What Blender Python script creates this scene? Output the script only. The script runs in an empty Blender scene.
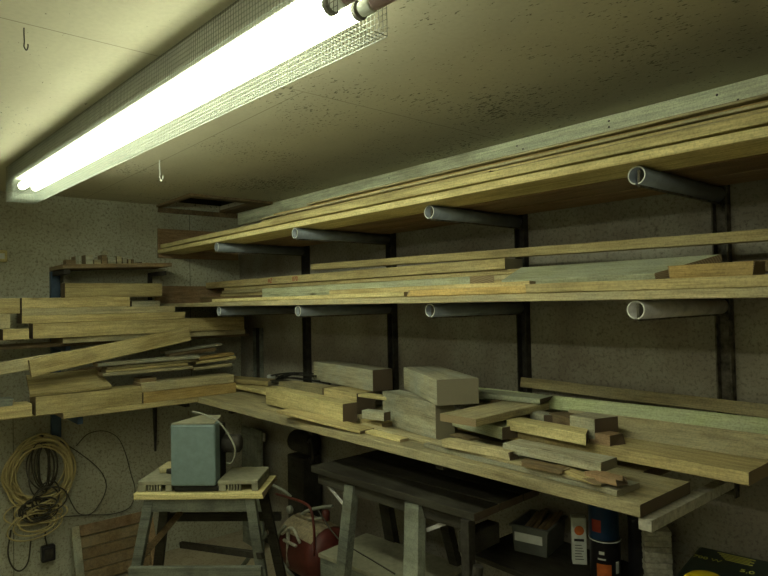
import bpy, bmesh, math, random
from mathutils import Vector, Matrix, noise
random.seed(7)
C = bpy.context.scene.collection
V = Vector
CEIL, FLOOR = 2.3, -0.25
# ------------------------------------------------------------ camera
CAM = V((4.55, -2.38, 1.55)); FPX = 620.0
_a, _p, _r = math.radians(40.7), math.radians(1.3), math.radians(1.1)
F0 = V((-math.cos(_a), math.sin(_a), 0)); R0 = V((F0.y, -F0.x, 0)); Z = V((0, 0, 1))
FW = F0*math.cos(_p)+Z*math.sin(_p); U0 = Z*math.cos(_p)-F0*math.sin(_p)
RT = R0*math.cos(_r)-U0*math.sin(_r); UP = U0*math.cos(_r)+R0*math.sin(_r)

def P(px, py, **k):
    """point of the place on the plane x=, y= or z= that the measured photo position shows"""
    d = FW+RT*((px-384)/FPX)-UP*((py-288)/FPX)
    ax, v = next(iter(k.items())); i = 'xyz'.index(ax)
    return CAM+d*((v-CAM[i])/d[i])

cam = bpy.data.cameras.new('camera'); co = bpy.data.objects.new('camera', cam); C.objects.link(co)
cam.sensor_width = 36; cam.lens = 36*FPX/768; cam.clip_start = .02
co.matrix_world = Matrix(((RT.x, UP.x, -FW.x, CAM.x), (RT.y, UP.y, -FW.y, CAM.y), (RT.z, UP.z, -FW.z, CAM.z), (0, 0, 0, 1)))
bpy.context.scene.camera = co

# ------------------------------------------------------------ materials
def nm(name):
    m = bpy.data.materials.new(name); m.use_nodes = True
    nt = m.node_tree; b = nt.nodes['Principled BSDF']
    return m, nt, b
def N(nt, t, **k):
    n = nt.nodes.new(t)
    for a, v in k.items(): setattr(n, a, v)
    return n
def ramp(nt, src, stops):
    r = N(nt, 'ShaderNodeValToRGB'); e = r.color_ramp.elements
    while len(e) < len(stops): e.new(.5)
    for q, (p, c) in zip(e, stops):
        q.position = p; q.color = (*c, 1) if len(c) == 3 else c
    nt.links.new(src, r.inputs[0]); return r.outputs[0]
def mixc(nt, fac, a, b, mode='MIX'):
    m = N(nt, 'ShaderNodeMix', data_type='RGBA', blend_type=mode)
    for s, v in ((m.inputs[0], fac), (m.inputs[6], a), (m.inputs[7], b)):
        if hasattr(v, 'links'): nt.links.new(v, s)
        elif isinstance(v, (int, float)): s.default_value = v
        else: s.default_value = (*v, 1)
    return m.outputs[2]
def noi(nt, vec, scale, detail=4, rough=.55, vscale=None):
    n = N(nt, 'ShaderNodeTexNoise'); n.inputs['Scale'].default_value = scale
    n.inputs['Detail'].default_value = detail; n.inputs['Roughness'].default_value = rough
    if vscale is not None:
        mp = N(nt, 'ShaderNodeMapping'); mp.inputs['Scale'].default_value = vscale
        nt.links.new(vec, mp.inputs['Vector']); vec = mp.outputs[0]
    nt.links.new(vec, n.inputs['Vector']); return n.outputs[0]
def objco(nt, rnd=True):
    tc = N(nt, 'ShaderNodeTexCoord')
    if not rnd: return tc.outputs['Object'], None
    oi = N(nt, 'ShaderNodeObjectInfo')
    mu = N(nt, 'ShaderNodeMath', operation='MULTIPLY'); mu.inputs[1].default_value = 37
    nt.links.new(oi.outputs['Random'], mu.inputs[0])
    ad = N(nt, 'ShaderNodeVectorMath', operation='ADD')
    nt.links.new(tc.outputs['Object'], ad.inputs[0]); nt.links.new(mu.outputs[0], ad.inputs[1])
    return ad.outputs[0], oi.outputs['Random']
def bump(nt, b, src, st=.2, dist=.002):
    n = N(nt, 'ShaderNodeBump'); n.inputs['Strength'].default_value = st; n.inputs['Distance'].default_value = dist
    nt.links.new(src, n.inputs['Height']); nt.links.new(n.outputs[0], b.inputs['Normal'])

def wood(name, light, dark, dust=(.3, .3, .22), dustf=.25, grain=1.0, rough=.8):
    m, nt, b = nm(name); v, rnd = objco(nt)
    g = noi(nt, v, 6*grain, 5, .6, (.35, 9, 9))
    c = ramp(nt, g, [(.3, dark), (.52, light), (.75, tuple(x*1.12 for x in light))])
    f = noi(nt, v, 18*grain, 3, .7, (.5, 14, 14))
    fr = ramp(nt, f, [(.34, (.42, .42, .40)), (.58, (1, 1, 1))])
    c = mixc(nt, .6, c, fr, 'MULTIPLY')
    # knots
    vo = N(nt, 'ShaderNodeTexVoronoi'); vo.inputs['Scale'].default_value = 2.2
    mp = N(nt, 'ShaderNodeMapping'); mp.inputs['Scale'].default_value = (1, 3.5, 3.5)
    nt.links.new(v, mp.inputs['Vector']); nt.links.new(mp.outputs[0], vo.inputs['Vector'])
    kn = ramp(nt, vo.outputs['Distance'], [(.03, (.25, .2, .15)), (.085, (1, 1, 1))])
    c = mixc(nt, .7, c, kn, 'MULTIPLY')
    # uneven dust and stains lying on the wood
    d = noi(nt, v, 5, 6, .65)
    df = ramp(nt, d, [(.42, (0, 0, 0)), (.7, (dustf*1.6,)*3)])
    c = mixc(nt, df, c, dust)
    st = noi(nt, v, 3.2, 5, .7, (.6, 2.2, 2.2))
    c = mixc(nt, .75, c, ramp(nt, st, [(.36, (.55, .52, .46)), (.54, (1, 1, 1))]), 'MULTIPLY')
    fl = noi(nt, v, 140, 2, .6); c = mixc(nt, .45, c, ramp(nt, fl, [(.34, (.5, .5, .5)), (.56, (1, 1, 1))]), 'MULTIPLY')
    hv = N(nt, 'ShaderNodeMapRange'); hv.inputs['To Min'].default_value = .88; hv.inputs['To Max'].default_value = 1.32
    nt.links.new(rnd, hv.inputs[0])
    vm = N(nt, 'ShaderNodeVectorMath', operation='SCALE'); nt.links.new(c, vm.inputs[0]); nt.links.new(hv.outputs[0], vm.inputs['Scale'])
    nt.links.new(vm.outputs[0], b.inputs['Base Color']); b.inputs['Roughness'].default_value = rough
    b.inputs['Specular IOR Level'].default_value = .25
    bump(nt, b, f, .35, .0015)
    return m
def endgrain(name, light, dark):
    m, nt, b = nm(name); v, rnd = objco(nt, False)
    w = N(nt, 'ShaderNodeTexWave', wave_type='RINGS', rings_direction='X'); w.inputs['Scale'].default_value = 60
    w.inputs['Distortion'].default_value = 3
    mp = N(nt, 'ShaderNodeMapping'); mp.inputs['Location'].default_value = (0, .06, .03)
    nt.links.new(v, mp.inputs['Vector']); nt.links.new(mp.outputs[0], w.inputs['Vector'])
    c = ramp(nt, w.outputs[0], [(.1, dark), (.8, light)])
    nt.links.new(c, b.inputs['Base Color']); b.inputs['Roughness'].default_value = .9
    return m
def plain(name, col, rough=.6, metal=0, var=.35, scale=14, spec=.4):
    m, nt, b = nm(name); v, _ = objco(nt)
    n = noi(nt, v, scale, 5, .65)
    c = ramp(nt, n, [(.3, tuple(x*(1-var) for x in col)), (.7, tuple(min(1, x*(1+var*.5)) for x in col))])
    nt.links.new(c, b.inputs['Base Color']); b.inputs['Roughness'].default_value = rough
    b.inputs['Metallic'].default_value = metal; b.inputs['Specular IOR Level'].default_value = spec
    bump(nt, b, n, .1, .001)
    return m
def speck(name, base, blot, dots, dotw=.5, blscale=2.2, dscale=70):
    m, nt, b = nm(name); tc = N(nt, 'ShaderNodeTexCoord'); v = tc.outputs['Object']
    n = noi(nt, v, blscale, 6, .62)
    c = ramp(nt, n, [(.38, base), (.62, blot)])
    n2 = noi(nt, v, dscale, 3, .75)
    f2 = ramp(nt, n2, [(.5, (0, 0, 0)), (.66, (dotw,)*3)])
    c = mixc(nt, f2, c, dots)
    n3 = noi(nt, v, dscale*.35, 4, .7)
    f3 = ramp(nt, n3, [(.6, (0, 0, 0)), (.7, (dotw*.8,)*3)])
    c = mixc(nt, f3, c, tuple(x*.7 for x in dots))
    nt.links.new(c, b.inputs['Base Color']); b.inputs['Roughness'].default_value = .85
    b.inputs['Specular IOR Level'].default_value = .2
    bump(nt, b, n2, .4, .003)
    return m

M = {}
M['pine'] = wood('pine', (.55, .46, .22), (.38, .30, .14), (.36, .36, .24), .15)
M['pine_bright'] = wood('pine_bright', (.74, .65, .32), (.60, .50, .23), (.5, .5, .3), .12)
M['pine_orange'] = wood('pine_orange', (.54, .39, .15), (.40, .28, .10), (.4, .38, .24), .12)
M['rough'] = wood('rough_sawn', (.50, .44, .25), (.33, .285, .165), (.28, .28, .2), .4)
M['grey'] = wood('weathered', (.42, .40, .28), (.28, .265, .19), (.31, .34, .29), .6)
M['pale'] = wood('pale_green_stained', (.47, .50, .33), (.36, .39, .26), (.34, .38, .32), .5)
M['green'] = wood('pale_green_paint', (.50, .57, .32), (.40, .47, .26), (.42, .45, .34), .4)
M['brown'] = wood('brown_wood', (.24, .17, .085), (.13, .09, .05), (.22, .2, .14), .3)
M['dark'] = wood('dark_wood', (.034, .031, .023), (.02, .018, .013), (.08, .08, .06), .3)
M['leg'] = wood('blue_grey_legs', (.15, .165, .14), (.07, .08, .07), (.22, .24, .19), .7)
M['ply'] = wood('reddish_ply', (.33, .22, .12), (.25, .165, .09), (.3, .26, .18), .3)
M['end'] = endgrain('end_grain', (.30, .235, .13), (.19, .14, .08))
M['end_dark'] = endgrain('end_grain_dark', (.13, .095, .06), (.075, .055, .035))
M['end_rough'] = endgrain('end_grain_grey', (.26, .24, .17), (.19, .17, .12))
M['pipe'] = plain('grey_pipe', (.17, .20, .23), .45, 0, .3)
M['pipe_light'] = plain('dusty_pipe', (.50, .50, .48), .6, 0, .35, 20)
M['pipe_rim'] = plain('cut_rim', (.72, .75, .70), .5, 0, .15)
M['steel'] = plain('dark_steel', (.045, .042, .035), .7, .2, .6, 30)
M['rust'] = plain('rusty_flaking_steel', (.13, .12, .09), .8, .1, .95, 26)
M['blue_post'] = plain('blue_paint', (.05, .09, .15), .6, 0, .3)
M['machine'] = plain('pale_blue_enamel', (.17, .24, .245), .5, 0, .18, 30)
M['machine_top'] = plain('sawdust_on_metal', (.26, .255, .18), .8, 0, .25, 30)
M['black'] = plain('black', (.012, .012, .012), .6, 0, .3)
M['cable'] = plain('yellowish_cable', (.52, .44, .21), .6, 0, .3, 8)
M['cable_dark'] = plain('dark_cable', (.055, .05, .035), .6, 0, .3)
M['cable_grey'] = plain('grey_cable', (.26, .27, .22), .6, 0, .3)
M['red'] = plain('red_paint', (.10, .02, .015), .45, 0, .4, 12)
M['dust'] = plain('sawdust', (.30, .25, .16), .95, 0, .4, 60)
M['plast'] = plain('grey_plastic', (.11, .12, .105), .35, 0, .2)
M['white'] = plain('white_label', (.62, .66, .62), .7, 0, .15, 30)
M['white_dirty'] = plain('dirty_white', (.46, .45, .37), .8, 0, .45, 50)
M['blue'] = plain('blue_tin', (.012, .04, .10), .35, 0, .2)
M['tin_dark'] = plain('black_tin', (.018, .018, .022), .35, 0, .2)
M['orange'] = plain('orange_print', (.60, .15, .03), .6, 0, .3, 40)
M['redprint'] = plain('red_print', (.35, .04, .02), .6, 0, .2)
M['yellow'] = plain('yellow_plastic', (.75, .60, .01), .4, 0, .1)
M['ytext'] = plain('yellow_print', (.50, .50, .10), .6, 0, .1)
M['darkgreen'] = plain('dark_green_plastic', (.022, .038, .030), .4, 0, .2)
M['galv'] = plain('galvanised_wire', (.15, .17, .14), .6, .2, .2)
M['tray'] = plain('lamp_tray', (.42, .43, .36), .6, 0, .15)
M['socket'] = plain('socket_plastic', (.16, .15, .13), .5, 0, .2)
M['mauve'] = plain('mauve_socket', (.34, .24, .24), .6, 0, .2)
M['trim'] = wood('old_white_paint', (.80, .86, .66), (.72, .78, .60), (.46, .46, .34), .3, .5)
M['wall'] = speck('mottled_render', (.36, .355, .29), (.24, .215, .175), (.13, .11, .09), .72)
M['wall_left'] = speck('speckled_wallboard', (.50, .52, .42), (.37, .36, .27), (.15, .125, .09), .7, 1.6, 60)
M['floor'] = speck('dusty_concrete', (.44, .39, .28), (.36, .31, .22), (.18, .15, .10), .5, 3, 50)
M['room'] = speck('far_walls', (.62, .62, .52), (.55, .55, .45), (.3, .3, .25), .3)

def ceiling_mat():
    m, nt, b = nm('painted_board_ceiling'); tc = N(nt, 'ShaderNodeTexCoord'); v = tc.outputs['Object']
    n = noi(nt, v, 1.3, 5, .6)
    c = ramp(nt, n, [(.35, (.49, .46, .34)), (.65, (.56, .54, .40))])
    g = noi(nt, v, 60, 3, .6); c = mixc(nt, .25, c, ramp(nt, g, [(.3, (.7, .7, .7)), (.6, (1, 1, 1))]), 'MULTIPLY')
    sp = noi(nt, v, 52, 2, .6, (1, 2.0, 1))
    # mould specks come in patches, most of them over the shelves
    pt = noi(nt, v, 1.9, 2, .5)
    sx = N(nt, 'ShaderNodeSeparateXYZ'); nt.links.new(v, sx.inputs[0])
    band = N(nt, 'ShaderNodeMapRange'); band.inputs['From Min'].default_value = -1.7; band.inputs['From Max'].default_value = -.45
    band.inputs['To Min'].default_value = -.20; band.inputs['To Max'].default_value = .10; nt.links.new(sx.outputs[1], band.inputs[0])
    a = N(nt, 'ShaderNodeMath', operation='ADD'); nt.links.new(pt, a.inputs[0]); nt.links.new(band.outputs[0], a.inputs[1])
    a2 = N(nt, 'ShaderNodeMath', operation='MULTIPLY_ADD'); nt.links.new(a.outputs[0], a2.inputs[0]); a2.inputs[1].default_value = .5; nt.links.new(sp, a2.inputs[2])
    f = ramp(nt, a2.outputs[0], [(.90, (0, 0, 0)), (.94, (.75, .75, .75))])
    c = mixc(nt, f, c, (.05, .045, .03))
    # seams between ceiling boards
    def line(out, pos, w):
        s = N(nt, 'ShaderNodeMath', operation='SUBTRACT'); nt.links.new(out, s.inputs[0]); s.inputs[1].default_value = pos
        ab = N(nt, 'ShaderNodeMath', operation='ABSOLUTE'); nt.links.new(s.outputs[0], ab.inputs[0])
        l = N(nt, 'ShaderNodeMath', operation='LESS_THAN'); nt.links.new(ab.outputs[0], l.inputs[0]); l.inputs[1].default_value = w
        return l.outputs[0]
    l1 = line(sx.outputs[0], 2.72, .0025)
    l2 = line(sx.outputs[1], -1.165, .0022)
    lt = N(nt, 'ShaderNodeMath', operation='LESS_THAN'); nt.links.new(sx.outputs[0], lt.inputs[0]); lt.inputs[1].default_value = 2.72
    l3 = N(nt, 'ShaderNodeMath', operation='MULTIPLY'); nt.links.new(l2, l3.inputs[0]); nt.links.new(lt.outputs[0], l3.inputs[1])
    mx = N(nt, 'ShaderNodeMath', operation='MAXIMUM'); nt.links.new(l1, mx.inputs[0]); nt.links.new(l3.outputs[0], mx.inputs[1])
    l4 = line(sx.outputs[0], .28, .0025)
    mx2 = N(nt, 'ShaderNodeMath', operation='MAXIMUM'); nt.links.new(mx.outputs[0], mx2.inputs[0]); nt.links.new(l4, mx2.inputs[1])
    ml = N(nt, 'ShaderNodeMath', operation='MULTIPLY'); nt.links.new(mx2.outputs[0], ml.inputs[0]); ml.inputs[1].default_value = .55
    c = mixc(nt, ml.outputs[0], c, (.12, .10, .06))
    nt.links.new(c, b.inputs['Base Color']); b.inputs['Roughness'].default_value = .75
    b.inputs['Specular IOR Level'].default_value = .2
    return m
M['ceiling'] = ceiling_mat()
def emis(name, col, s):
    m, nt, b = nm(name); b.inputs['Base Color'].default_value = (.8, .8, .8, 1)
    b.inputs['Emission Color'].default_value = (*col, 1); b.inputs['Emission Strength'].default_value = s
    return m
M['tube'] = emis('lit_tube', (.95, 1.0, .71), 19.5)
M['tube_fill'] = emis('fill_lamp_tube', (1.0, .98, .72), 12)  # weaker glow for the added fill lamp out of view

# ------------------------------------------------------------ geometry helpers
def obj(name, bm, mats, parent=None, mw=None, smooth=False):
    me = bpy.data.meshes.new(name); bmesh.ops.recalc_face_normals(bm, faces=bm.faces)
    bm.to_mesh(me); bm.free()
    for m in (mats if isinstance(mats, (list, tuple)) else [mats]):
        me.materials.append(M[m] if isinstance(m, str) else m)
    if smooth:
        for p in me.polygons: p.use_smooth = True
    o = bpy.data.objects.new(name, me); C.objects.link(o)
    if parent is not None: o.parent = parent
    if mw is not None: o.matrix_basis = mw
    return o
def tag(o, label, cat, group=None, kind=None):
    o['label'] = label; o['category'] = cat
    if group: o['group'] = group
    if kind: o['kind'] = kind
    return o
def empty(name, label, cat, loc, rz=0, group=None):
    o = bpy.data.objects.new(name, None); C.objects.link(o); o.location = loc; o.rotation_euler = (0, 0, rz)
    o.empty_display_size = .05
    return tag(o, label, cat, group)
def struct(name, bm, mat):
    o = obj(name, bm, mat); o['kind'] = 'structure'; return o
def abox(bm, x0, x1, y0, y1, z0, z1, mi=0, bev=0):
    r = bmesh.ops.create_cube(bm, size=1)
    vs = r['verts']
    for v in vs:
        v.co = V((x0 if v.co.x < 0 else x1, y0 if v.co.y < 0 else y1, z0 if v.co.z < 0 else z1))
    fs = {f for v in vs for f in v.link_faces}
    for f in fs: f.material_index = mi
    if bev:
        es = list({e for v in vs for e in v.link_edges})
        bmesh.ops.bevel(bm, geom=es, offset=bev, segments=2, affect='EDGES', profile=.5)
    return bm
def box(x0, x1, y0, y1, z0, z1, bev=0):
    return abox(bmesh.new(), x0, x1, y0, y1, z0, z1, 0, bev)
def tube(bm, pts, r, seg=8, cap=True, closed=False, mi=0):
    pts = [V(p) for p in pts]; n = len(pts); rings = []
    nrm = None
    for i, p in enumerate(pts):
        if closed: t = pts[(i+1) % n]-pts[i-1]
        else: t = pts[min(i+1, n-1)]-pts[max(i-1, 0)]
        t.normalize()
        if nrm is None:
            nrm = t.orthogonal().normalized()
        nrm = (nrm-t*nrm.dot(t))
        if nrm.length < 1e-6: nrm = t.orthogonal()
        nrm.normalize(); b = t.cross(nrm)
        rr = r[i] if isinstance(r, (list, tuple)) else r
        rings.append([bm.verts.new(p+(nrm*math.cos(a)+b*math.sin(a))*rr) for a in (2*math.pi*k/seg for k in range(seg))])
    for i in range(n if closed else n-1):
        A, B = rings[i], rings[(i+1) % n]
        for k in range(seg):
            f = bm.faces.new((A[k], A[(k+1) % seg], B[(k+1) % seg], B[k])); f.material_index = mi
    if cap and not closed:
        bm.faces.new(rings[0]).material_index = mi; bm.faces.new(rings[-1]).material_index = mi
    return bm
def spline(pts, n=10, closed=False):
    pts = [V(p) for p in pts]; out = []; m = len(pts)
    rng = m if closed else m-1
    for i in range(rng):
        p0 = pts[(i-1) % m] if (closed or i > 0) else pts[0]*2-pts[1]
        p1 = pts[i % m]; p2 = pts[(i+1) % m]
        p3 = pts[(i+2) % m] if (closed or i+2 < m) else pts[-1]*2-pts[-2]
        for k in range(n):
            t = k/n
            out.append(.5*((2*p1)+(p2-p0)*t+(2*p0-5*p1+4*p2-p3)*t*t+(3*p1-p0-3*p2+p3)*t**3))
    if not closed: out.append(pts[-1])
    return out
def lathe(bm, prof, seg=28, axis='z', c=V((0, 0, 0)), mi=0):
    rings = []
    for r, h in prof:
        ring = []
        for k in range(seg):
            a = 2*math.pi*k/seg; u, w = r*math.cos(a), r*math.sin(a)
            q = {'z': V((u, w, h)), 'x': V((h, u, w)), 'y': V((u, h, w))}[axis]
            ring.append(bm.verts.new(c+q))
        rings.append(ring)
    for A, B in zip(rings, rings[1:]):
        for k in range(seg):
            bm.faces.new((A[k], A[(k+1) % seg], B[(k+1) % seg], B[k])).material_index = mi
    bm.faces.new(rings[0]).material_index = mi; bm.faces.new(rings[-1]).material_index = mi
    return bm

ALLB = []
def timber(name, A, B, W, t, mat='pine', end='end', s0=0, s1=0, nseg=None, wob=.0012, bow=0, parent=None, chip=0, taper0=0, taper1=0):
    """sawn board: A, B = front bottom arris, W = width vector, t thickness along the face normal.
    s0/s1 skew the end cuts; taper0/1 narrow the ends; chip roughens the far end"""
    A, B, W = V(A), V(B), V(W)
    L = B-A; l = L.length; X = L.normalized()
    w = W-X*W.dot(X); wl = w.length; Y = w.normalized(); Zv = X.cross(Y)
    if Zv.z < 0: Zv = -Zv; flip = True
    else: flip = False
    o0 = A+L*.5+Y*wl*.5+Zv*t*.5
    if flip: Xl, Yl = -X, Y
    else: Xl, Yl = X, Y
    n = nseg or max(3, min(24, int(l/.14)))
    c = min(.0022, t*.2, wl*.2)
    bm = bmesh.new(); rings = []
    hw, ht = wl*.5, t*.5; sd = random.random()*90
    for i in range(n+1):
        u = i/n
        xx = (u-.5)*l
        ring = []
        sgn = -1 if flip else 1
        k = 1-taper0*max(0, 1-u*n/1.0) - taper1*max(0, 1-(1-u)*n/1.0)
        dz = bow*(1-(2*u-1)**2)
        jw = V((0, noise.noise(V((u*l*3, sd, 0)))*wob*2, noise.noise(V((u*l*3, sd, 5)))*wob))
        for (yy, zz) in ((-hw+c, -ht), (hw-c, -ht), (hw, -ht+c), (hw, ht-c), (hw-c, ht), (-hw+c, ht), (-hw, ht-c), (-hw, -ht+c)):
            x2 = xx
            if i == 0: x2 += s0*(yy/wl+.5)
            if i == n: x2 += s1*(yy/wl+.5)
            if chip and i in (0, n): x2 += random.uniform(-chip, chip)
            yk = (yy+hw)*k-hw
            ring.append(bm.verts.new(V((x2*sgn, yk, zz+dz))+jw))
        rings.append(ring)
    for Aa, Bb in zip(rings, rings[1:]):
        for k in range(8): bm.faces.new((Aa[k], Aa[(k+1) % 8], Bb[(k+1) % 8], Bb[k]))
    for rg in (rings[0], rings[-1]):
        bm.faces.new(rg).material_index = 1
    mw = Matrix(((Xl.x, Yl.x, Zv.x, o0.x), (Xl.y, Yl.y, Zv.y, o0.y), (Xl.z, Yl.z, Zv.z, o0.z), (0, 0, 0, 1)))
    return obj(name, bm, [mat, end], parent, mw)
def away(A, B):
    d = B-A; w = V((-d.y, d.x, 0)).normalized()
    if w.dot(FW) < 0: w = -w
    return w
def pb(name, label, a, b, z, t, w, mat='pine', end='end', group=None, cat=None, **k):
    """piece lying on the bench: bottom front arris from a to b at height z (or za, zb)"""
    za, zb = z if isinstance(z, tuple) else (z, z)
    A, B = P(*a, z=za), P(*b, z=zb); W = away(A, B)*w
    ext = k.pop('ext', 0)
    if ext: A = A-(B-A)*ext
    o = timber(name, A, B, W, t, mat, end, **k)
    if label: tag(o, label, cat or 'board', group)
    return o
def lb(name, label, a, b, x, h, w, mat='pine', end='end', group=None, cat=None, **k):
    """piece on the left wall's shelves: bottom front arris from a to b on the plane x"""
    xa, xb = x if isinstance(x, tuple) else (x, x)
    A, B = P(*a, x=xa), P(*b, x=xb); z = k.pop('z', None)
    if z is not None: A.z, B.z = (z if isinstance(z, tuple) else (z, z))
    o = timber(name, A, B, V((-w, 0, 0)), h, mat, end, **k)
    return tag(o, label, cat or 'board', group)
def yb(name, label, a, b, y, h, w, mat='pine', end='end', group=None, cat=None, xmin=None, xmax=None, wv=None, **k):
    """piece on the shelves of the back wall: bottom front arris from a to b on the plane y"""
    A, B = P(*a, y=y), P(*b, y=y); z = k.pop('z', None)
    if z is not None: A.z, B.z = (z if isinstance(z, tuple) else (z, z))
    d = (B-A)/(B.x-A.x)
    if xmin is not None: A = A+d*(xmin-A.x)
    if xmax is not None: B = B+d*(xmax-B.x)
    o = timber(name, A, B, V(wv) if wv else V((0, w, 0)), h, mat, end, **k)
    return tag(o, label, cat or 'board', group)

# ------------------------------------------------------------ room
RX, RY = 5.8, -3.9
struct('floor', box(-.1, RX+.1, RY-.1, .1, FLOOR-.1, FLOOR), 'floor')
struct('wall_back', box(-.1, RX+.1, 0, .1, FLOOR, CEIL), 'wall')
struct('wall_left', box(-.1, 0, RY, 0, FLOOR, CEIL), 'wall_left')
struct('wall_right', box(RX, RX+.1, RY, 0, FLOOR, CEIL), 'room')
struct('wall_front', box(-.1, RX+.1, RY-.1, RY, FLOOR, CEIL), 'room')
hx0, hx1, hy0, hy1 = .024, .52, -.63, -.17
bm = bmesh.new()
abox(bm, -.1, RX+.1, RY-.1, hy0, CEIL, CEIL+.03); abox(bm, -.1, RX+.1, hy1, .1, CEIL, CEIL+.03)
abox(bm, -.1, hx0, hy0, hy1, CEIL, CEIL+.03); abox(bm, hx1, RX+.1, hy0, hy1, CEIL, CEIL+.03)
struct('ceiling', bm, 'ceiling')
bm = bmesh.new(); abox(bm, hx0-.02, hx1+.02, hy0-.02, hy1+.02, CEIL+.16, CEIL+.18)
for q in ((hx0-.02, hx0, hy0-.02, hy1+.02), (hx1, hx1+.02, hy0-.02, hy1+.02), (hx0, hx1, hy0-.02, hy0), (hx0, hx1, hy1, hy1+.02)):
    abox(bm, *q, CEIL+.03, CEIL+.16)
struct('trim_3', bm, 'dark')                       # the dark box above the hatch opening
bm = bmesh.new()
abox(bm, 0, hx1+.08, hy1, hy1+.13, CEIL-.018, CEIL, 0, .002); abox(bm, hx1, hx1+.08, hy0-.04, hy1-.001, CEIL-.018, CEIL, 0, .002)
abox(bm, 0, .022, hy0-.03, -.022, CEIL-.055, CEIL-.019, 0, .002); abox(bm, 0, hx1, hy0-.04, hy0, CEIL-.018, CEIL, 0, .002)
struct('trim_2', bm, 'brown')                       # wooden frame of the hatch
# painted board along the top of the back wall
o = timber('trim_1', (.02, -.021, 2.19), (RX-.02, -.021, 2.19), (0, .02, 0), .108, 'trim', 'trim', wob=.001); o['kind'] = 'structure'
for k, (a_, b_) in enumerate(((733, 103), (738, 100), (705, 117), (717, 95), (609, 121), (609, 127), (517, 146), (523, 149), (389, 178))):
    q = P(a_, b_, y=-.0215)
    n_ = obj('nail_hole', lathe(bmesh.new(), [(.0035, 0), (.0045, .0006), (.002, .0012)], 10, 'y', V((0, -.001, 0))), 'black', o)
    n_.matrix_basis = o.matrix_basis.inverted() @ Matrix.Translation(q)
# wallboard joint on the left wall and thin upright seam lines
struct('trim_4', box(0, .0015, -.4185, -.4155, 1.0, 2.29), 'dark')
struct('trim_5', box(-.001, .0015, -1.6, -1.597, FLOOR, .9), 'dark')

# ------------------------------------------------------------ lamp
e = empty('ceiling_lamp', 'long twin-tube fluorescent lamp in a wire-mesh guard on the ceiling', 'lamp', (2.18, -1.63, CEIL))
far_r, near_r = V((.80, -1.628, 0)), V((3.567, -1.512, 0))
ax = (near_r-far_r); LL = ax.length; ax.normalize(); sd = V((ax.y, -ax.x, 0))   # sd points away from the back wall
if sd.y > 0: sd = -sd
CW = .135; ZB = 2.12
mid = (far_r+near_r)*.5+sd*CW*.5
e.location = V((mid.x, mid.y, CEIL-.003)); e.rotation_euler = (0, 0, math.atan2(ax.y, ax.x))
h = LL/2; g = CW/2
bm = box(-h+.02, h-.02, -.062, .062, -.088, 0, .004)          # tray
obj('housing', bm, 'tray', e)
def wire(bm, a, b, r=.0007):
    a, b = V(a), V(b); tube(bm, [a, b], r, 4)
bm = bmesh.new(); cell = .0127
n = int(LL/cell)
for i in range(n+1):
    x = -h+i*LL/n
    wire(bm, (x, -g, 0), (x, -g, ZB-CEIL)); wire(bm, (x, g, 0), (x, g, ZB-CEIL)); wire(bm, (x, -g, ZB-CEIL), (x, g, ZB-CEIL))
for k in range(int((CEIL-ZB)/cell)+1):
    z = -k*cell-.003
    for y in (-g, g): wire(bm, (-h, y, z), (h, y, z))
for k in range(int(CW/cell)+1):
    y = -g+k*CW/int(CW/cell); wire(bm, (-h, y, ZB-CEIL), (h, y, ZB-CEIL)); wire(bm, (-h, y, 0), (-h, y, ZB-CEIL))
for k in range(int((CEIL-ZB)/cell)+1):
    wire(bm, (-h, -g, -k*cell-.003), (-h, g, -k*cell-.003))
obj('wire_guard', bm, 'galv', e)
ca = []
mwi = Matrix.Translation(e.location) @ Matrix.Rotation(e.rotation_euler.z, 4, 'Z')
for (qa, qb, dx) in (((18, 189), (334, 5), 0), ((35, 192), (361, 10), 0)):
    a0, b0 = P(*qa, z=2.185), P(*qb, z=2.185)
    inv = mwi.inverted(); la, lb_ = inv @ a0, inv @ b0
    yc = -(-1)**0 * 0
    ca.append((la, lb_))
for i, (la, lb_) in enumerate(ca):
    y = (-.030 if i == 0 else .030); r = .019
    xa = -h+.17; xb = max(la.x, lb_.x); z = -.120
    bm = tube(bmesh.new(), [(xa, y, z), (xb, y, z)], r, 20)
    t = obj('tube', bm, 'tube', e, smooth=False)
    bm = lathe(bmesh.new(), [(.019, 0), (.0205, .001), (.0205, .012), (.017, .013), (.012, .016)], 24, 'x', V((xb, y, z)))
    obj('end_ring', bm, 'socket', t)
    bm = lathe(bmesh.new(), [(.012, .0165), (.0165, .018), (.0165, .05), (.0145, .052)], 20, 'x', V((xb, y, z)))
    obj('pale_collar', bm, 'pipe_rim', t)
    bm = lathe(bmesh.new(), [(.014, .053), (.016, .056), (.016, .13), (.012, .135)], 20, 'x', V((xb, y, z)))
    obj('lamp_holder', bm, 'mauve', t)
    bm = lathe(bmesh.new(), [(.019, -.012), (.0205, -.010), (.0205, -.001), (.019, 0)], 20, 'x', V((xa, y, z)))
    obj('end_ring', bm, 'pipe_rim', t)

# added fill lamp, out of view, to even out the light on walls and shelves
e = empty('ceiling_lamp', 'added bare twin-tube fill lamp on the ceiling, out of view', 'lamp', (3.75, -2.80, CEIL-.003))
obj('housing', box(-1.2, 1.2, -.06, .06, -.07, 0, .004), 'tray', e)
for y in (-.03, .03):
    t = obj('tube', tube(bmesh.new(), [(-1.17, y, -.12), (1.17, y, -.12)], .019, 16), 'tube_fill', e)
    for x in (-1.18, 1.16): obj('lamp_holder', box(x, x+.02, y-.015, y+.015, -.14, -.071), 'socket', t)
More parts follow.
